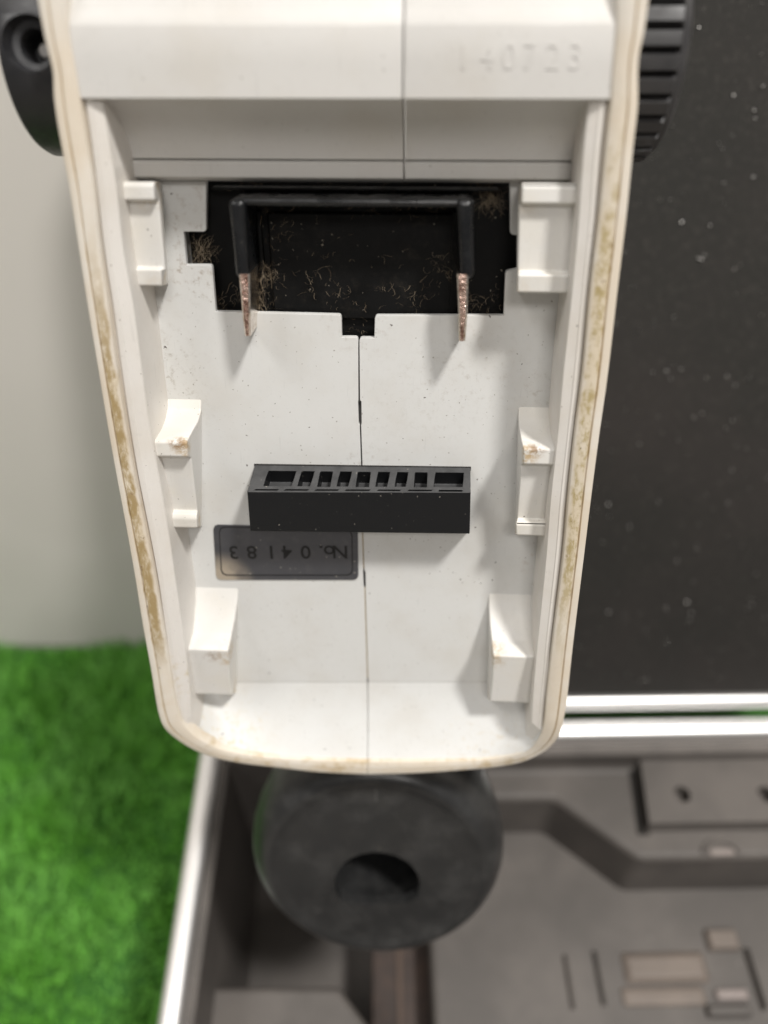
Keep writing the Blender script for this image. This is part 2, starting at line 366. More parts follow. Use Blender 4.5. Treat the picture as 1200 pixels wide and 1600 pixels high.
# tray
FZ = -.0075
ix0, iy1 = LX + RW + .0004, -RW - .0004
mb = MB()
PX = cz(342, 1300, FZ).x                        # inner edge of the left flange
BY = cz(900, 1180, FZ).y                        # inner edge of the back flange
DEEP = -.138
mb.poly([(ix0, -L_, FZ), (PX, -L_, FZ), (PX, BY, FZ), (ix0, iy1, FZ)])
mb.poly([(ix0, iy1, FZ), (PX, BY, FZ), (LX + W_, BY, FZ), (LX + W_, iy1, FZ)])
mb.poly([(ix0, -L_, FZ), (ix0, iy1, FZ), (ix0, iy1, FZ - .004), (ix0, -L_, FZ - .004)])
cbuild(mb, 'tray_flange', M_tray)
PZ, GZ, BZ = -.022, -.060, -.014
mb = MB()
def wall(mb, pts, z0, z1, slope=(0, 0)):
    for a, b in zip(pts[:-1], pts[1:]):
        mb.poly([(a.x, a.y, z0), (b.x, b.y, z0), (b.x + slope[0], b.y + slope[1], z1), (a.x + slope[0], a.y + slope[1], z1)])
# plateau along the back, right
plate = [cz(700, 1250, PZ), cz(866, 1248, PZ), cz(1000, 1343, PZ), cz(1290, 1338, PZ)]
bx = LX + W_
mb.poly([Vector((plate[0].x, BY, PZ))] + plate + [Vector((bx, plate[-1].y, PZ)), Vector((bx, BY, PZ))])
wall(mb, plate + [Vector((bx, plate[-1].y, PZ))], PZ, GZ, (-.001, -.002))
wall(mb, [Vector((plate[0].x, BY, 0)), Vector((bx, BY, 0))], FZ, PZ)
fl = cz(672, 1500, GZ)
mb.poly([(fl.x, -L_, GZ), (bx, -L_, GZ), (bx, BY, GZ), (fl.x, BY, GZ)])                # wide tray floor
wall(mb, [Vector((fl.x, -L_, 0)), Vector((fl.x, BY, 0))], GZ, DEEP)
def soft(o, w):
    bm = bmesh.new(); bm.from_mesh(o.data); bmesh.ops.remove_doubles(bm, verts=bm.verts[:], dist=1e-5); bmesh.ops.recalc_face_normals(bm, faces=bm.faces[:]); bm.to_mesh(o.data); bm.free()
    b = o.modifiers.new('bevel', 'BEVEL'); b.width = w; b.segments = 4; b.limit_method = 'ANGLE'; b.angle_limit = R(25)
    o.data.polygons.foreach_set('use_smooth', [True] * len(o.data.polygons)); b.harden_normals = True
soft(cbuild(mb, 'tray', M_tray), .0035)
# deep pocket on the left with the raised step in front of it
mb = MB()
lz = -.045
s0 = cz(345, 1541, lz); s1 = cz(530, 1541, lz); s2 = cz(578, 1605, lz); s3 = cz(640, 1690, lz)
mb.poly([(PX, -L_, DEEP), (fl.x, -L_, DEEP), (fl.x, BY, DEEP), (PX, BY, DEEP)])
wall(mb, [Vector((PX, -L_, 0)), Vector((PX, BY, 0)), Vector((plate[0].x, BY, 0))], FZ, DEEP, (.0015, 0))
wall(mb, [Vector((plate[0].x, BY, 0)), plate[0]], PZ, DEEP)
mb.poly([(PX, s0.y, lz), s1, s2, s3, (s3.x, -L_, lz), (PX, -L_, lz)])
wall(mb, [Vector((PX, s0.y, 0)), s1, s2, s3], lz, DEEP)
soft(cbuild(mb, 'tray_pocket', M_tray), .003)
# raised block with two holes
b0 = cz(1003, 1206, BZ); b1 = cz(1014, 1290, BZ); b2 = cz(1260, 1284, BZ)
mb = MB(); holes = []
def uvb(p): return ((p.x - b1.x) / (b2.x - b1.x), (p.y - b1.y) / (b0.y - b1.y))
mb.hexa([Vector((b1.x, b1.y, PZ - .004)), Vector((bx, b1.y, PZ - .004)), Vector((bx, BY + .001, PZ - .004)), Vector((b0.x + .0006, BY + .001, PZ - .004))],
        [Vector((b1.x + .0005, b1.y + .001, BZ)), Vector((bx, b1.y + .001, BZ)), Vector((bx, BY + .001, BZ)), Vector((b0.x + .0008, BY + .001, BZ))])
blk = cbuild(mb, 'raised_block', M_tray)
for hx in (1066, 1197):
    p = CB @ cz(hx, 1241, BZ); cm = MB(); lathe(cm, [(.0041, -.02), (.0041, .01)], Matrix.Translation(p), 24); cut = cm.build('cut', M_dark, parent=case); apply_bool(blk, cut)
# narrow slot beside the block: a dark strip on the plateau, its shade painted in
q0 = cz(983, 1205, PZ + .0006); q1 = cz(997, 1304, PZ + .0006)
mb = MB(); mb.hexa([Vector((q0.x, BY - .002, PZ - .003)), Vector((q0.x + .0058, BY - .002, PZ - .003)), Vector((q1.x + .0058, q1.y, PZ - .003)), Vector((q1.x, q1.y, PZ - .003))],
        [Vector((q0.x, BY - .002, PZ + .0006)), Vector((q0.x + .0058, BY - .002, PZ + .0006)), Vector((q1.x + .0058, q1.y, PZ + .0006)), Vector((q1.x, q1.y, PZ + .0006))])
cbuild(mb, 'slot', M_dark)
# small half-round catch at the edge of the plateau
mb = MB(); cc = cz(1128, 1334, PZ); rows = []
for i in range(11):
    t = R(180 * i / 10); c = cc + Vector((math.cos(t) * .0085, math.sin(t) * .006, .0))
    rad = Vector((math.cos(t), math.sin(t), 0)); rows.append([c + rad * (math.cos(R(60 * j)) * .0016) + Vector((0, 0, math.sin(R(60 * j)) * .0016)) for j in range(6)])
mb.loft(rows, close=True); cbuild(mb, 'catch_ring', M_tray, smooth=True)
mb = MB(); mb.box(cc.x - .006, cc.x + .006, cc.y - .001, cc.y + .0022, PZ - .003, PZ + .0012); cbuild(mb, 'catch_reflection', M_pale, bevel=.0008)  # pale block painted in as the bright reflection at the catch
# moulded shapes on the tray floor, front right; tan ones paint a light patch
def pad(name, a, b, h, m, ins=.002):
    p = cz(*a, GZ); q = cz(*b, GZ); mb = MB(); xs = (min(p.x, q.x), max(p.x, q.x)); ys = (min(p.y, q.y), max(p.y, q.y))
    mb.hexa([Vector((xs[0], ys[0], GZ)), Vector((xs[1], ys[0], GZ)), Vector((xs[1], ys[1], GZ)), Vector((xs[0], ys[1], GZ))],
            [Vector((xs[0] + ins, ys[0] + ins, GZ + h)), Vector((xs[1] - ins, ys[0] + ins, GZ + h)), Vector((xs[1] - ins, ys[1] - ins, GZ + h)), Vector((xs[0] + ins, ys[1] - ins, GZ + h))])
    return cbuild(mb, name, m, bevel=.0012)
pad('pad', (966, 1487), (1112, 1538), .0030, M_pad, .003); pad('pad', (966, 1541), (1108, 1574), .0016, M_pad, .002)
pad('rib', (878, 1492), (900, 1578), .0030, M_tray, .001); pad('rib', (924, 1486), (948, 1572), .0040, M_tray, .001)
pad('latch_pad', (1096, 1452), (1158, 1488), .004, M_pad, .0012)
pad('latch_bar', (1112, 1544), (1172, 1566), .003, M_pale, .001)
pad('rib', (1166, 1482), (1190, 1580), .005, M_tray, .001); pad('rib', (1098, 1570), (1176, 1592), .004, M_tray, .001)
# lid
PHI = R(18); ld = Vector((0, math.sin(PHI), math.cos(PHI))); lf = Vector((0, -math.cos(PHI), math.sin(PHI)))
LO = Vector((LX, .0042, .0035))
def lidp(x, s, d): return LO + Vector((x, 0, 0)) + ld * s + lf * d
def lid_box(name, m, xa, xb, sa, sb, da, db, bev=0):
    mb = MB(); mb.hexa([lidp(xa, sa, da), lidp(xb, sa, da), lidp(xb, sb, da), lidp(xa, sb, da)], [lidp(xa, sa, db), lidp(xb, sa, db), lidp(xb, sb, db), lidp(xa, sb, db)])
    return cbuild(mb, name, m, bevel=bev, seg=4)
LH = .345
lid_box('lid_panel', M_lid, .004, W_ - .004, .004, LH - .004, -.030, -.003)
lid_box('lid_rail', M_alu, .0, W_, -.0022, .0060, -.006, .0012, .0030)
lid_box('lid_rail', M_alu, .0, W_, LH - .008, LH, -.006, .001, .0016)
lid_box('lid_rail', M_alu, .0, .0095, .008, LH - .0085, -.006, .001, .0016)
lid_box('lid_rail', M_alu, W_ - .0095, W_, .008, LH - .0085, -.006, .001, .0016)
# sparkling grains in the lining
mb = MB()
for i in range(800):
    c = lidp(rng.uniform(.12, W_ - .02), rng.uniform(.015, LH - .02), -.0024)
    r = rng.uniform(.0003, .0007)
    pts = [(c + Vector(rng.normal(0, 1, 3)).normalized() * r) for _ in range(4)]
    ii = [mb.vert(p) for p in pts]
    for f in ((0, 1, 2), (0, 2, 3), (0, 3, 1), (1, 3, 2)): mb.face([ii[j] for j in f])
g = cbuild(mb, 'sparkling_grains', M_glint); g['kind'] = 'stuff'
# brown strap in the slot
sa = CASE_M @ cz(582, 1480, -.085); sb = CASE_M @ cz(668, 1480, -.085)
zt = sa.z
SM = Matrix.Translation((sa.x, .04, zt - .003))
o = MB(); o.box(0, sb.x - sa.x, -.10, .10, 0, .003)
strap = o.build('strap', M_strap, bevel=.0008); strap.matrix_world = SM
tag(strap, 'dark brown leather strap lying in the black slot of the case below the rubber cup', 'strap')
o = MB(); wm = (sb.x - sa.x) * .44; o.box(wm, wm + .003, -.10, .10, .003, .0042); k = NT('strap_edge', .5, col=(.07, .043, .029)); o.build('raised_edge', k.m, parent=strap, bevel=.0005)

# ================================================================== the instrument
inst = empty('surveying_instrument', DEV_M)
tag(inst, 'dirty off white instrument with open battery bay, black contacts, side knobs and rubber cup', 'instrument')
# --- rim, as two halves that meet at the bottom seam: (outer x, outer y, inner x, inner y, along)
rim_l = [(57, -40, 100, -40, -.04), (61, 0, 103, 0, 0), (72, 60, 108, 60, .06), (84, 110, 117, 110, .11), (86, 150, 124, 152, .15), (91, 190, 130, 190, .19), (100, 240, 138, 240, .24), (111, 300, 147, 300, .3),
         (125, 390, 156, 390, .39), (139, 480, 169, 480, .48), (154, 570, 181, 570, .57), (169, 660, 195, 660, .66), (183, 740, 209, 740, .74), (198, 820, 225, 820, .82), (212, 900, 241, 900, .9),
         (224, 975, 254, 975, .975), (236, 1040, 265, 1040, 1.04), (244, 1090, 273, 1090, 1.09), (249, 1114, 279, 1115, 1.12), (256, 1132, 285, 1130, 1.14), (270, 1147, 300, 1146, 1.17), (300, 1167, 318, 1159, 1.2),
         (336, 1181, 345, 1171, 1.25), (380, 1190, 386, 1179, 1.3), (430, 1196, 434, 1184, 1.35), (500, 1204, 502, 1188, 1.42), (574.0, 1207.6, 574.0, 1190, 1.5)]
rim_r = [(1020, -40, 968, -40, 2.84), (1013, 0, 965, 0, 2.8), (1006, 50, 963, 50, 2.75), (998, 87, 960, 87, 2.713), (996, 120, 957, 120, 2.68), (996, 165, 954, 165, 2.635), (990, 220, 948, 220, 2.58), (984, 280, 942, 280, 2.52),
         (978, 340, 936, 340, 2.46), (965, 450, 923, 450, 2.35), (950, 580, 911, 580, 2.22), (936, 680, 898, 680, 2.12), (923, 780, 888, 780, 2.02), (912, 870, 880, 870, 1.93), (896, 1000, 864, 1000, 1.8), (886, 1090, 854, 1090, 1.76),
         (881, 1120, 851, 1125, 1.73), (876, 1140, 847, 1142, 1.71), (866, 1157, 838, 1158, 1.69), (848, 1173, 826, 1170, 1.67), (818, 1187, 806, 1179, 1.65), (785, 1194, 778, 1184, 1.62), (740, 1199, 736, 1188, 1.59), (660, 1205, 658, 1190, 1.54), (574.8, 1207.6, 574.8, 1190, 1.5)]
for st in (rim_l, rim_r):
    rows, uvs = [], []
    for q in catmull(st, 5):
        dp = .0062 * (lambda t: t * t * (3 - 2 * t))(min(1, max(0, (q[4] - 1.12) / .26 if q[4] <= 1.505 else (1.735 - q[4]) / .15))) if 1.1 < q[4] < 1.95 else 0
        o = dev(q[0], q[1], R_ - dp - .001); i = dev(q[2], q[3], R_ - dp); e = (i - o); e.z = 0
        sec = [(-.25, -.040), (-.04, 0), (-.02, R_ - .0030), (0, R_ - .0009), (.03, R_ - .0002), (.08, R_), (.335, R_ - .0001), (.36, R_ - .00045), (.40, R_ - .00045), (.425, R_), (.95, R_), (.985, R_ - .0002), (1.0, R_ - .0006), (1.02, R_ - .0035)]
        rows.append([Vector((o.x + e.x * f, o.y + e.y * f, h - (dp if h > 0 else 0))) for f, h in sec]); uvs.append([(q[4], f) for f, h in sec])
    mb = MB(); mb.loft(rows, uvs=uvs); mb.build('rim', M_rim, inst, smooth=True, sharp=60)
# --- guide rails along both sides: (outer x, y, inner x, y, h)
h1 = RL
rail_l = [(131, 146, 156, 146, h1), (134, 158, 159, 158, h1), (145, 240, 172, 240, h1), (152, 300, 181, 300, h1), (163, 390, 191, 390, h1), (177, 480, 207, 480, h1), (189, 570, 219, 570, h1), (202, 660, 231, 660, h1), (215, 740, 246, 740, h1),
          (231, 820, 260, 820, h1), (246, 900, 272, 900, h1), (257, 975, 283, 975, h1), (268, 1046, 292, 1046, h1), (276, 1095, 297, 1095, h1), (284, 1128, 298, 1119, h1)]
rail_r = [(949, 146, 924, 146, h1), (947, 160, 921, 160, h1), (940, 220, 914, 220, h1), (935, 280, 909, 280, h1), (931, 340, 905, 340, h1), (919, 450, 895, 450, h1), (907, 580, 881, 580, h1), (895, 680, 872, 680, h1), (884, 780, 861, 780, h1),
          (876, 870, 854, 870, h1), (861, 1000, 841, 1000, h1), (858, 1040, 837, 1040, h1), (852, 1090, 833, 1090, h1), (847, 1141, 831, 1131, h1)]
wall_in = {}
for key, st, endp in (('l', rail_l, (316, 1158, 322, 1146)), ('r', rail_r, (827, 1171, 818, 1158))):
    rows = []; Q = catmull(st, 4)
    for q in Q:
        o = dev(q[0], q[1], q[4]); i = dev(q[2], q[3], q[4]); e = i - o; m_ = o + e * .34
        rows.append([Vector((o.x - e.x * .3, o.y - e.y * .3, q[4] - .0008)), Vector((o.x, o.y, q[4] - .0006)), o + e * .06 + Vector((0, 0, .0002)), m_ + Vector((0, 0, .0002)), m_ + e * .06, i - e * .04 - Vector((0, 0, .0006)), i - Vector((0, 0, .0009)), Vector((i.x + e.x * .03, i.y + e.y * .02, -.001))])
    # the sloping cut end of the rail
    o = dev(endp[0], endp[1], R_ - .004); i = dev(endp[2], endp[3], h1 - .0065); e = i - o; m_ = o + e * .34
    f = rows[-1][-1]
    rows.append([o - Vector((0, 0, .004)), o, o + e * .1, m_, m_ + e * .06, i - e * .05, i, Vector((i.x + (f.x - rows[-1][-2].x), i.y + .002, -.001))])
    wall_in[key] = [r[-1] for r in rows[:-1]]
    mb = MB(); mb.loft(rows); mb.build('guide_rail', M_rail, inst, smooth=True, sharp=24)
# --- floor in two halves with a seam
def prism(mb, ab, z0, z1): mb.hexa([Vector((p.x, p.y, z0)) for p in ab], [Vector((p.x, p.y, z1)) for p in ab])
def rnd(poly, ids, px=4):                     # round some corners, in pixels
    out = []
    for k_, p in enumerate(poly):
        if k_ in ids:
            a = Vector(poly[k_ - 1]); b = Vector(poly[(k_ + 1) % len(poly)]); p = Vector(p)
            s = p + (a - p).normalized() * px; e = p + (b - p).normalized() * px
            out += [tuple(s), tuple(s * .3 + p * .4 + e * .3), tuple(e)]
        else: out.append(p)
    return out
sl = .55
left_poly = [(205, 283), (322, 283), (322, 362), (287, 362), (291, 414), (331, 414), (337, 487), (533, 492), (534, 527), (560 - sl, 527), (560.6 - sl, 626), (559.5, 627), (560.5, 662), (562.5 - sl, 664), (564.5 - sl, 723), (566 - sl, 834), (568 - sl, 892), (567, 893), (568, 916), (569.5 - sl, 918), (574 - sl, 1066), (300, 1066), (215, 500)]
right_poly = [(797, 283), (797, 366), (808, 368), (808, 420), (790, 424), (787, 493), (586, 493), (585, 528), (561 + sl, 528), (561.8 + sl, 626), (564.5, 627), (565, 662), (563.6 + sl, 664), (565.6 + sl, 725), (567 + sl, 834), (569 + sl, 892), (571, 893), (571.5, 916), (570.5 + sl, 918), (575 + sl, 1066), (845, 1066), (880, 760), (905, 340), (910, 283)]
left_poly = rnd(left_poly, {2, 5, 7, 9}); right_poly = rnd(right_poly, {1, 4, 6, 8})
for P in (left_poly, right_poly):
    mb = MB(); prism(mb, [dev(x, y, 0) for x, y in P], -.0016, 0); mb.build('floor_panel', M_floor, inst, bevel=.00012)
k = NT('seam_dirt', .8); k.color(k.mix(k.noise(300, 4), (.50, .45, .36), (.30, .22, .13)))
for y0_, y1_ in ((745, 889), (919, 1060)):
    mb = MB(); xs_ = lambda y: 565 + (y - 725) * 9.5 / 341; a = [dev(xs_(y0_) - 3, y0_, 0), dev(xs_(y1_) - 3, y1_, 0), dev(xs_(y1_) + 3, y1_, 0), dev(xs_(y0_) + 3, y0_, 0)]
    prism(mb, a, -.0009, -.00028); mb.build('seam_tongue', k.m, inst)
# --- end wall: the floor curves up to the rim at the bottom
for fl_, tp in (([(292, 1010), (306, 1046), (316, 1060), (330, 1066), (350, 1066), (386, 1066), (440, 1066), (500, 1066), (573.8, 1066)], [(266, 1050), (279, 1116), (300, 1146), (319, 1160), (346, 1172), (387, 1180), (434, 1184.6), (502, 1188.6), (574.0, 1190.6)]),
                ([(850, 1010), (842, 1040), (835, 1060), (820, 1066), (800, 1066), (775, 1066), (735, 1066), (658, 1066), (575.0, 1066)], [(862, 1050), (851, 1126), (838, 1158), (826, 1171), (806, 1180), (778, 1185), (736, 1188.6), (658, 1190.6), (574.8, 1190.6)])):
    rows = []
    hs = [0, 0, .0008, .0018, .0032, .0050, .0060, .0062, .0062]
    for a, b, hq in zip(catmull(fl_, 4), catmull(tp, 4), catmull([(q,) for q in hs], 4)):
        hq = float(hq[0])
        A = dev(a[0], a[1], -.0001); T = dev(b[0], b[1], R_ - hq - .0006); Cc = Vector((A.x * .5 + T.x * .5, A.y * .5 + T.y * .5, .0018))
        rows.append([A * (1 - s) ** 2 + Cc * (2 * s * (1 - s)) + T * s * s for s in [j / 10 for j in range(11)]])
    mb = MB(); mb.loft(rows); mb.build('end_wall', M_floor, inst, smooth=True, sharp=80)
# --- front bar over the bay with the cove under it, two halves
as_ = dev(630, 155, R_).x; hb = R_ - .0005
prof = [(-60, hb - .0034), (5, hb - .0014), (20, hb - .0008), (34, hb - .0002), (42, hb), (100, hb), (153.5, hb), (155.2, hb - .0002), (156, hb - .0008)]
cove = [(160, hb - .0040), (175, hb - .0065), (200, hb - .0097), (222, hb - .0118), (240, hb - .0128), (249, .0030), (251, .0018)]
strp = [(252.5, .0030), (256, .0034), (278, .0034), (280.5, .0030), (284, 0.), (284, -.001)]
def lx(y, h): return dev(103 + max(0, y - 60) * .22, y, hb).x - .0022
def rx(y, h): return dev(963 - max(0, y - 60) * .08, y, hb).x + .0022
for half in (0, 1):
    mb = MB(); rows = []
    def row(p, cove_=False):
        y, h = p; b = dev(600, y, h).y
        if half == 0: xa, xb = (dev(150, y, h).x if cove_ else lx(y, h)), as_ - .00018
        else: xa, xb = as_ + .00018, (dev(935, y, h).x if cove_ else rx(y, h))
        r_ = .0004
        cut = [(xa, h), (xa + .0005, h), (xb - r_ if half == 0 else xa + r_, h), (xb, h)] if False else None
        if half == 0: return [Vector((xa, b, h)), Vector((xb - .00022, b, h)), Vector((xb - .00005, b, h - .00005)), Vector((xb, b, h - .0002)), Vector((xb, b, h - .009))]
        return [Vector((xa, b, h - .009)), Vector((xa, b, h - .0002)), Vector((xa + .00005, b, h - .00005)), Vector((xa + .00022, b, h)), Vector((xb, b, h))]
    mb.loft([row(p) for p in prof]); mb.loft([row(p, True) for p in [(155, hb - .0008), (157, hb - .0030)] + cove]); mb.loft([row(p, True) for p in [(250, .0012)] + strp])
    mb.build('front_bar', M_bar, inst, smooth=True, sharp=28)
# raised mould number
mats = []; mbn = None
bmn = bmesh.new()
for ch, cx in zip('140723', (723, 760, 794, 827, 862, 897)):
    p = dev(cx, 108, hb); top = dev(cx, 63, hb); size = (top.y - p.y) / .74
    me = glyphs(ch, size, Matrix.Identity(4), .00007, .00003)
    xs = [v.co.x for v in me.vertices]; mid = (min(xs) + max(xs)) / 2
    me.transform(Matrix.Translation((p.x, p.y, hb + .00002)) @ Matrix.Diagonal((.85, 1, 1, 1)) @ Matrix.Translation((-mid, 0, 0)))
    bmn.from_mesh(me); bpy.data.meshes.remove(me)
me = bpy.data.meshes.new('raised_number'); bmn.to_mesh(me); bmn.free(); me.materials.clear(); me.materials.append(M_bar)
for p in me.polygons: p.material_index = 0
o = bpy.data.objects.new('raised_number', me); C.objects.link(o); o.parent = inst
# --- outer back of the housing
mb = MB(); pts = [dev(90, -60, 0), dev(1000, -60, 0), dev(880, 1000, 0), dev(840, 1080, 0), dev(330, 1080, 0), dev(255, 1000, 0)]
pts = [Vector((p.x * .98, p.y, 0)) for p in pts]
prism(mb, pts, -.045, -.0075); mb.build('back_housing', M_bar, inst, bevel=.004)
# --- clips
def clip(rail_px, prof_, inner, wallpx, name='clip'):
    # prof_: (y, h) outline; inner: list of (x, y, h) giving the inner edge as a function of h and y
    mb = MB(); top, bot = [], []
    for (y, h, xi) in prof_:
        p = dev(xi, y, h); top.append(p); bot.append(Vector((dev(wallpx(y), y, h).x, p.y, h)))
    mb.hexa(top, bot); return mb.build(name, M_clip, inst, bevel=.00045, seg=3)
hT, hP = .0105, .0085
clip(None, [(283, -.0005, 253), (284, hT - .0006, 241.5), (290, hT, 240), (313, hT, 241), (314.5, hP, 248), (418, hP - .0004, 257), (421, hT - .0012, 251), (447, hT - .0014, 253), (445, -.0005, 264)], None, lambda y: 170 + (y - 283) * .14)
clip(None, [(284, -.0005, 812), (286, hT - .0006, 815), (292, hT, 816), (318, hT, 815), (319.5, hP, 811), (424, hP - .0004, 808.5), (429, hT - .0006, 809), (457, hT - .0008, 808), (455, -.0005, 807)], None, lambda y: 925 - (y - 283) * .12)
hM = .0130
clip(None, [(618, -.0005, 315), (640, .0012, 314), (658, .0042, 309), (674, .0080, 301), (688, hM - .0006, 293.5), (692, hM, 292), (714, hM, 293), (716, .0105, 299), (798, .0085, 309), (803, .0098, 308), (811, .0104, 308), (825, .0102, 308.5), (824, -.0005, 316)], None, lambda y: 218 + (y - 618) * .20)
clip(None, [(630, -.0005, 810), (650, .0012, 810), (668, .0042, 811.5), (684, .0080, 814), (698, hM - .0006, 817.5), (702, hM, 818), (725, hM, 818), (727, .0105, 814), (810, .0085, 807.5), (815, .0098, 806), (820, .0104, 806), (836, .0102, 806.5), (835, -.0005, 804)], None, lambda y: 898 - (y - 618) * .11)
hB = .0118
clip(None, [(912, -.0005, 373), (940, .0014, 371), (968, .0042, 367), (992, .0070, 362), (1012, hB - .0008, 357), (1017, hB, 356.5), (1060, hB - .0014, 359), (1086, hB - .0022, 362.5), (1083, -.0005, 370)], None, lambda y: 272 + (y - 912) * .17)
clip(None, [(920, -.0005, 764), (948, .0014, 764), (976, .0042, 765.5), (1000, .0070, 768), (1020, hB - .0008, 770.5), (1025, hB, 771), (1068, hB - .0014, 768.5), (1096, hB - .0022, 765.5), (1093, -.0005, 762)], None, lambda y: 858 - (y - 912) * .11)
# --- contact block
ct = empty('contact_block', Matrix.Identity(4)); ct.parent = inst
ct.matrix_parent_inverse = Matrix.Identity(4)
zb = -.0042
a0, a1 = dev(285, 285, zb), dev(815, 535, zb)
mb = MB(); mb.box(a0.x, a1.x, a1.y, dev(600, 284, zb).y, zb - .002, zb); mb.build('base_plate', M_black, ct, bevel=.0003)
cA, cB_ = dev(418, 330, zb), dev(704, 488, zb)
mb = MB(); mb.box(cA.x, cB_.x, dev(600, 497, zb).y, cA.y, zb - .0005, zb + .0013); mb.build('centre_plate', M_black, ct, bevel=.0005)
hA = .0080
def slab(name, x0, y0, x1, y1, h, m, bev, par=ct, zlo=zb - .0005):
    p, q = dev(x0, y0, h), dev(x1, y1, h); mb = MB(); mb.box(min(p.x, q.x), max(p.x, q.x), min(p.y, q.y), max(p.y, q.y), zlo, h); return mb.build(name, m, par, bevel=bev, seg=4)
slab('cross_bar', 362, 309, 742, 325, hA - .0016, M_arm, .0010)
for (xa, xb) in ((359, 384), (717, 742)):
    pts = [dev(xa - 4, 312, hA), dev(xb - 2, 312, hA), dev(xb + (5 if xa < 500 else 0), 437, hA), dev(xa + (9 if xa < 500 else 2), 437, hA)]
    mb = MB(); mb.hexa([Vector((p.x, p.y, zb - .0005)) for p in pts], pts); mb.build('insulating_arm', M_arm, ct, bevel=.0013, seg=5)
slab('back_ledge', 330, 292, 780, 300, -.0010, M_black, .0004)
# side grooves framing the centre plate
for xa in (406, 708): slab('guide_strip', xa, 330, xa + 6, 490, zb + .0016, M_black, .0003)
# blades
hK = .0080
def blade(x0, x1, xt0, xt1, yt):
    mb = MB(); A = [dev(x0, 428, hK), dev(x1, 428, hK), dev((x0 + xt0) / 2 + 1, 490, hK), dev((x1 + xt1) / 2 + 1, 490, hK), dev(xt0, yt, hK - .0004), dev(xt1, yt, hK - .0004)]
    for p in A[4:]: p.z = hK - .0008
    rows = []
    for l, r_ in ((A[0], A[1]), (A[2], A[3]), (A[4], A[5])):
        m_ = (l + r_) / 2; lo = -.0030 if l is not A[4] else -.0002
        rows.append([Vector((l.x, l.y, lo)), Vector((l.x, l.y, l.z - .0002)), Vector((l.x + .0003, l.y, l.z)), Vector((r_.x - .0004, r_.y, r_.z)), Vector((r_.x, r_.y, r_.z - .0002)), Vector((r_.x, r_.y, lo))])
    idx = mb.loft(rows, close=True); mb.face(idx[0][::-1]); mb.face(idx[-1]); o = mb.build('contact_blade', M_plate, ct)
    o.data.materials.append(M_blade)
    for p in o.data.polygons: p.material_index = 1 if abs(p.normal.z) > .93 else 0
blade(373, 390, 382, 391, 526); blade(714, 732, 717, 727, 534)
# --- connector
cn_ = empty('connector', Matrix.Identity(4)); cn_.parent = inst
hC = .0088
TL, TR = dev(398, 727, .0002), dev(735, 731, .0002)
FL, FR = dev(386, 769, hC), dev(735.5, 770, hC); BL, BR = dev(391, 830, hC), dev(734, 834, hC)
mb = MB()
def top(u, v): return (TL * (1 - u) + TR * u) * (1 - v) + (FL * (1 - u) + FR * u) * v
def xuv(x): return (x - 180) / (1135 - 180)
cells = [(240, 362), (388, 443), (474, 525), (558, 608), (640, 692), (725, 775), (808, 855), (890, 940), (975, 1097)]
holes = []
for a, b in cells: holes.append((xuv(a + 4), .20, xuv(b + 8), .78))
for a, b in ((210, 312), (340, 442), (472, 573), (602, 708), (740, 838), (870, 972), (1000, 1100)): holes.append((xuv(a), .885, xuv(b), .94))
nrm = -(TR - TL).cross(FL - TL).normalized()
if nrm.z < 0: nrm = -nrm
holed_quad(mb, top, holes, -nrm * .0042)
LB = dev(398, 826, 0.0); RB = dev(733, 830, 0.0)
down = Vector((0, 0, -.003))
mb.poly([FL, FR, BR, BL]); mb.poly([TL, FL, BL, LB]); mb.poly([TR, RB, BR, FR]); mb.poly([BL, BR, RB, LB])
mb.poly([TL, TL + down, LB + down, LB]); mb.poly([TR, RB, RB + down, TR + down]); mb.poly([TL, TR, TR + down, TL + down])
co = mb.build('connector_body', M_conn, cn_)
bm = bmesh.new(); bm.from_mesh(co.data); bmesh.ops.remove_doubles(bm, verts=bm.verts[:], dist=1e-6); bmesh.ops.recalc_face_normals(bm, faces=bm.faces[:]); bm.to_mesh(co.data); bm.free()
b = co.modifiers.new('bevel', 'BEVEL'); b.width = .0005; b.segments = 2; b.limit_method = 'ANGLE'; b.angle_limit = R(40)
# thin black strip paints the shade where the connector top leaves the floor
mb = MB(); g0, g1 = dev(397, 724.5, 0), dev(736, 729, 0); g2 = dev(397, 733, 0); mb.hexa([g0 + Vector((0, 0, .00005)), g1 + Vector((0, 0, .00005)), Vector((g1.x, g1.y - .0012, .00005)), Vector((g0.x, g2.y, .00005))], [g0 + Vector((0, 0, .00012)), g1 + Vector((0, 0, .00012)), Vector((g1.x, g1.y - .0012, .00012)), Vector((g0.x, g2.y, .00012))])
mb.build('gap_shade', M_dark, cn_)
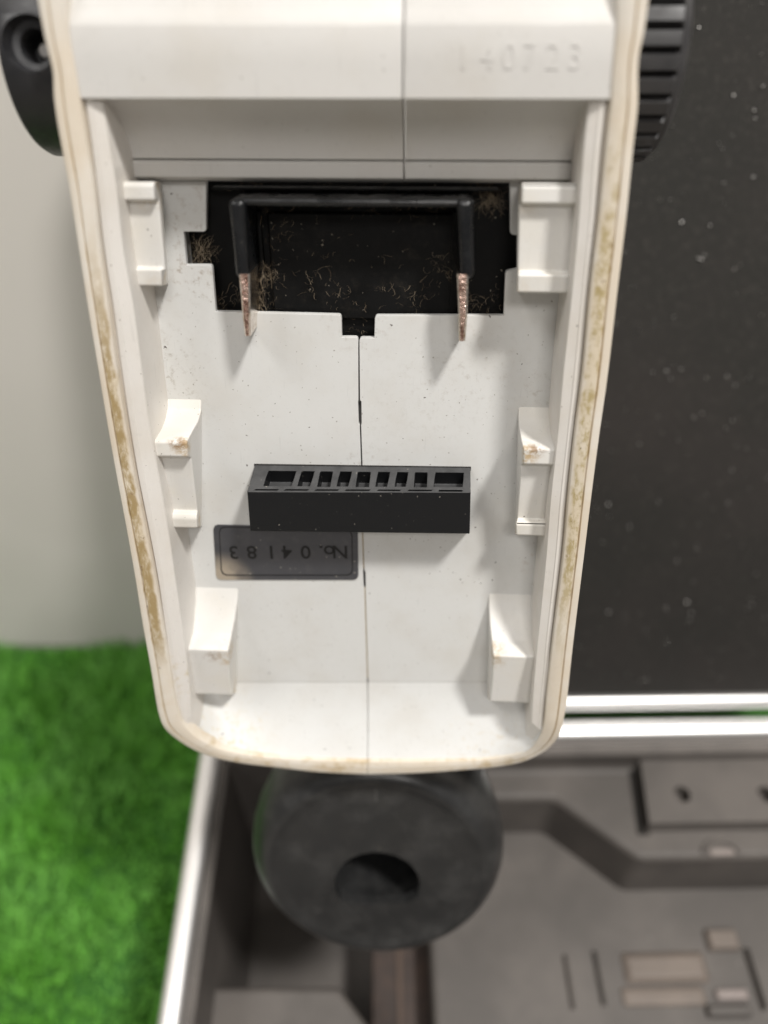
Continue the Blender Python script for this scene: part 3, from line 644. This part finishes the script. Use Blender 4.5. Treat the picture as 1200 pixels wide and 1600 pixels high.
# --- serial label
lb = [(333, 820), (559, 826), (560, 906), (338, 906)]
P = rnd(lb, {0, 1, 2, 3}, 7)
mb = MB(); prism(mb, [dev(x, y, .0003) for x, y in P], .00005, .0003); lab = mb.build('serial_label', M_label, inst)
inner = rnd([(343, 824), (549, 829), (550, 898), (347, 898)], {0, 1, 2, 3}, 8); outer = rnd([(341.6, 822.6), (550.6, 827.6), (551.6, 899.6), (345.4, 899.6)], {0, 1, 2, 3}, 8.6)
mb = MB(); r1 = [dev(x, y, .00034) for x, y in inner]; r2 = [dev(x, y, .00034) for x, y in outer]; mb.loft([r1, r2], close=True); mb.build('label_border', M_ink, lab)
base = dev(538, 853, .00038); capx = dev(538, 873, .00038); size = (base.y - capx.y) / .70
bmn = bmesh.new()
for ch, cx in (('N', 531), ('o', 514), ('.', 501.5), ('0', 477), ('4', 447.5), ('1', 423), ('8', 392.5), ('3', 364)):
    me = glyphs(ch, size, Matrix.Identity(4), 0, off=size * .012)
    xs = [v.co.x for v in me.vertices]; mid = (min(xs) + max(xs)) / 2
    p = dev(cx, 853 - (cx - 530) * .004, .00038)
    me.transform(Matrix.Translation(p) @ Matrix.Rotation(R(180), 4, 'Z') @ Matrix.Translation((-mid, 0, 0)))
    bmn.from_mesh(me); bpy.data.meshes.remove(me)
me = bpy.data.meshes.new('serial_number'); bmn.to_mesh(me); bmn.free(); me.materials.clear(); me.materials.append(M_ink)
for p in me.polygons: p.material_index = 0
o = bpy.data.objects.new('serial_number', me); C.objects.link(o); o.parent = lab
# --- knobs on both sides
def knob_frame(px, py, ha, sign):
    p = dev(px, py, ha); ax = Vector((sign, 0, 0)); M = Matrix.Translation(p) @ ax.to_track_quat('Z', 'Y').to_matrix().to_4x4(); return M
r_k = .0178; ha = -.010
near = dev(0.5, 100, ha + r_k); axis_y = dev(60, 98, ha).y
inn = dev(110, 150, ha).x
Mk = Matrix.Translation((near.x, axis_y, ha)) @ Vector((1, 0, 0)).to_track_quat('Z', 'Y').to_matrix().to_4x4()
lenk = inn - near.x + .01
mb = MB(); lathe(mb, [(.004, -.0006), (r_k - .002, -.0006), (r_k - .0006, -.0002), (r_k, .0008), (r_k, .010), (r_k + .0002, lenk)], Mk, 96)
kn = mb.build('side_knob', M_knob, inst, smooth=True)
hp = dev(47, 68, ha + r_k * .93); cdir = Vector((0, hp.y - axis_y, hp.z - ha)).normalized(); cpos = Vector((hp.x, axis_y, ha)) + cdir * r_k
Mh = Matrix.Translation(cpos) @ cdir.to_track_quat('Z', 'Y').to_matrix().to_4x4()
cm = MB(); lathe(cm, [(.0012, -.009), (.0028, -.009), (.0030, -.0030), (.0042, -.0026), (.0050, -.0002), (.0058, .004)], Mh, 40); cut = cm.build('cut', M_dark, parent=inst); apply_bool(kn, cut)
mb = MB(); lathe(mb, [(.0014, -.0088), (.0014, -.0072), (.0010, -.0068)], Mh, 20); mb.build('screw', M_glint, kn, smooth=True)
# ribbed knob, right
r_k2 = .0192
near2 = dev(1082, 60, ha + r_k2); axis_y2 = dev(1010, 90, ha).y; inn2 = dev(985, 150, ha).x
Mk2 = Matrix.Translation((near2.x, axis_y2, ha)) @ Vector((-1, 0, 0)).to_track_quat('Z', 'Y').to_matrix().to_4x4()
NR = 31; len2 = near2.x - inn2 + .012
def ribs(r, z, k):
    m_ = k % 10
    if z < .0016 or z > len2 - .004: return r
    return r - (.0022 if m_ == 0 else (.0012 if m_ in (1, 9) else 0))
mb = MB(); lathe(mb, [(.003, -.0012), (r_k2 - .0040, -.0010), (r_k2 - .0016, .0002), (r_k2 - .0010, .0014), (r_k2, .0018), (r_k2, len2 * .6), (r_k2, len2 - .0045), (r_k2 - .001, len2 - .0038), (r_k2 - .001, len2)], Mk2, NR * 10, ribs)
mb.build('ribbed_knob', M_rknob, inst, smooth=True, sharp=28)
# --- rubber cup
th = R(21.5)
fc = ray_c(588, 1358) * .268
cn_n = Vector((-.035, -math.sin(th), math.cos(th))).normalized(); cu = (Vector((1, 0, 0)) - cn_n * cn_n.x).normalized(); cv = cn_n.cross(cu)
Mcam = Matrix.Translation(fc) @ Matrix((cu, cv, cn_n)).transposed().to_4x4()
cam2w = Matrix.Translation(CAM) @ Matrix((RIGHT, UP, BACK)).transposed().to_4x4()
MC = DEV_M.inverted() @ cam2w @ Mcam
rc = .0452
mb = MB(); prof_c = [(.030, -.060), (.036, -.058), (.0395, -.045), (.0437, -.030), (rc + .0002, -.019), (rc + .0002, -.013), (rc - .0004, -.0086), (rc - .0016, -.0052), (rc - .0034, -.0022), (rc - .0052, -.0004), (rc - .0070, .0003), (rc - .0086, .0001), (rc - .0102, -.0003), (rc - .0125, -.0004), (.026, -.0002), (.018, 0), (.004, 0)]
lathe(mb, prof_c, MC, 96); cup = mb.build('rubber_cup', M_rubber, inst, smooth=True, sharp=60)
# D-shaped opening with a hollow behind it
pts = []
for i in range(13): t = R(180 * i / 12); pts.append((math.cos(t) * .0148, -.0045 + math.sin(t) * .0142))
pts += [(-.0148, -.0078), (-.0136, -.0112), (-.0095, -.0134), (0, -.0140), (.0100, -.0133), (.0138, -.0106)]
pts = [(x * math.cos(.06) - y * math.sin(.06), x * math.sin(.06) + y * math.cos(.06) - .0022) for x, y in pts]
cm = MB(); cm.hexa([MC @ Vector((x * 1.0, y * 1.0, -.004)) for x, y in pts], [MC @ Vector((x * 1.04, y * 1.04, .004)) for x, y in pts])
cut = cm.build('cut', M_rubber, parent=inst); 
cm = MB(); lathe(cm, [(.003, -.044), (.010, -.042), (.015, -.030), (.0185, -.015), (.0192, -.0036)], MC @ Matrix(((1, 0, -.42, .0), (0, 1, .25, .0005), (0, 0, 1, 0), (0, 0, 0, 1))), 48); cut2 = cm.build('cut', M_rubber, parent=inst)
apply_bool(cup, cut2); apply_bool(cup, cut)
mb = MB(); y_ = lambda a: a
mb.hexa([MC @ Vector((x, y, -.0012)) for x, y in ((-.00022, .0095), (.00022, .0095), (.00022, .0375), (-.00022, .0375))], [MC @ Vector((x, y, -.0003)) for x, y in ((-.0001, .0095), (.0001, .0095), (.0001, .0375), (-.0001, .0375))])
k = NT('flash_line', .6, col=(.14, .137, .13)); mb.build('mould_line', k.m, cup)
mb = MB(); p0 = MC @ Vector((0, 0, -.05)); q0 = dev(570, 1000, -.04); mb.hexa([p0 + Vector((-.018, -.01, -.03)), p0 + Vector((.018, -.01, -.03)), p0 + Vector((.018, -.01, 0)), p0 + Vector((-.018, -.01, 0))], [q0 + Vector((-.018, 0, -.03)), q0 + Vector((.018, 0, -.03)), q0 + Vector((.018, 0, 0)), q0 + Vector((-.018, 0, 0))])
mb.build('neck', M_rubber, inst)
# --- lint and fluff caught in the contact recess
mb = MB()
def fibre(c, L, thick, spread):
    n = 7; d = Vector(rng.normal(0, 1, 3)); d.z *= .3; d.normalize(); p = Vector(c); pts = [p.copy()]; tw = rng.normal(0, .75)
    for i in range(n - 1):
        d = (Matrix.Rotation(tw * spread / n * 3 + rng.normal(0, .25), 3, 'Z') @ d); d.z += rng.normal(0, .15); d.normalize(); p = p + d * L / n; p.z = max(p.z, zlim(p)); pts.append(p.copy())
    rows = []
    for q in pts: rows.append([q + Vector((math.cos(R(120 * j)) * thick, math.sin(R(120 * j)) * thick * .8, math.sin(R(120 * j)) * thick)) for j in range(3)])
    mb.loft(rows, close=True)
def zlim(p): return zb + .0016
spots = [(560, 310, 60, 110, .0018), (735, 470, 16, 12, .0026), (440, 360, 20, 24, .0022), (500, 440, 26, 40, .0024), (640, 460, 26, 40, .0024), (315, 395, 46, 9, .0040), (398, 470, 70, 18, .003), (410, 500, 30, 12, .002), (765, 312, 50, 14, .0036), (650, 306, 40, 60, .0022), (430, 305, 30, 60, .0022), (560, 400, 16, 90, .0016), (560, 470, 20, 90, .0016), (690, 420, 14, 20, .0025), (420, 430, 26, 14, .003), (350, 470, 14, 20, .003), (560, 515, 12, 14, .002), (770, 470, 10, 20, .003)]
for px, py, n_, sp_, L in spots:
    for i in range(int(n_ * (1.0 if 480 < px < 690 or px in (440, 735) else 2.0))):
        c = dev(px + rng.normal(0, sp_ * .6), py + rng.normal(0, min(sp_, 26) * .6), zb + .0018); fibre(c, rng.uniform(.35, 1.5) * L, rng.uniform(.000012, .000034), 1.)
k = NT('lint', .9); gi = k.n('ShaderNodeNewGeometry'); k.color(k.mix(gi.outputs['Random Per Island'], (.11, .075, .042), (.42, .34, .24)))
lint = mb.build('lint', k.m); lint.matrix_world = DEV_M
tag(lint, 'brown and grey lint fibres caught in the black contact recess', 'lint', kind='stuff')
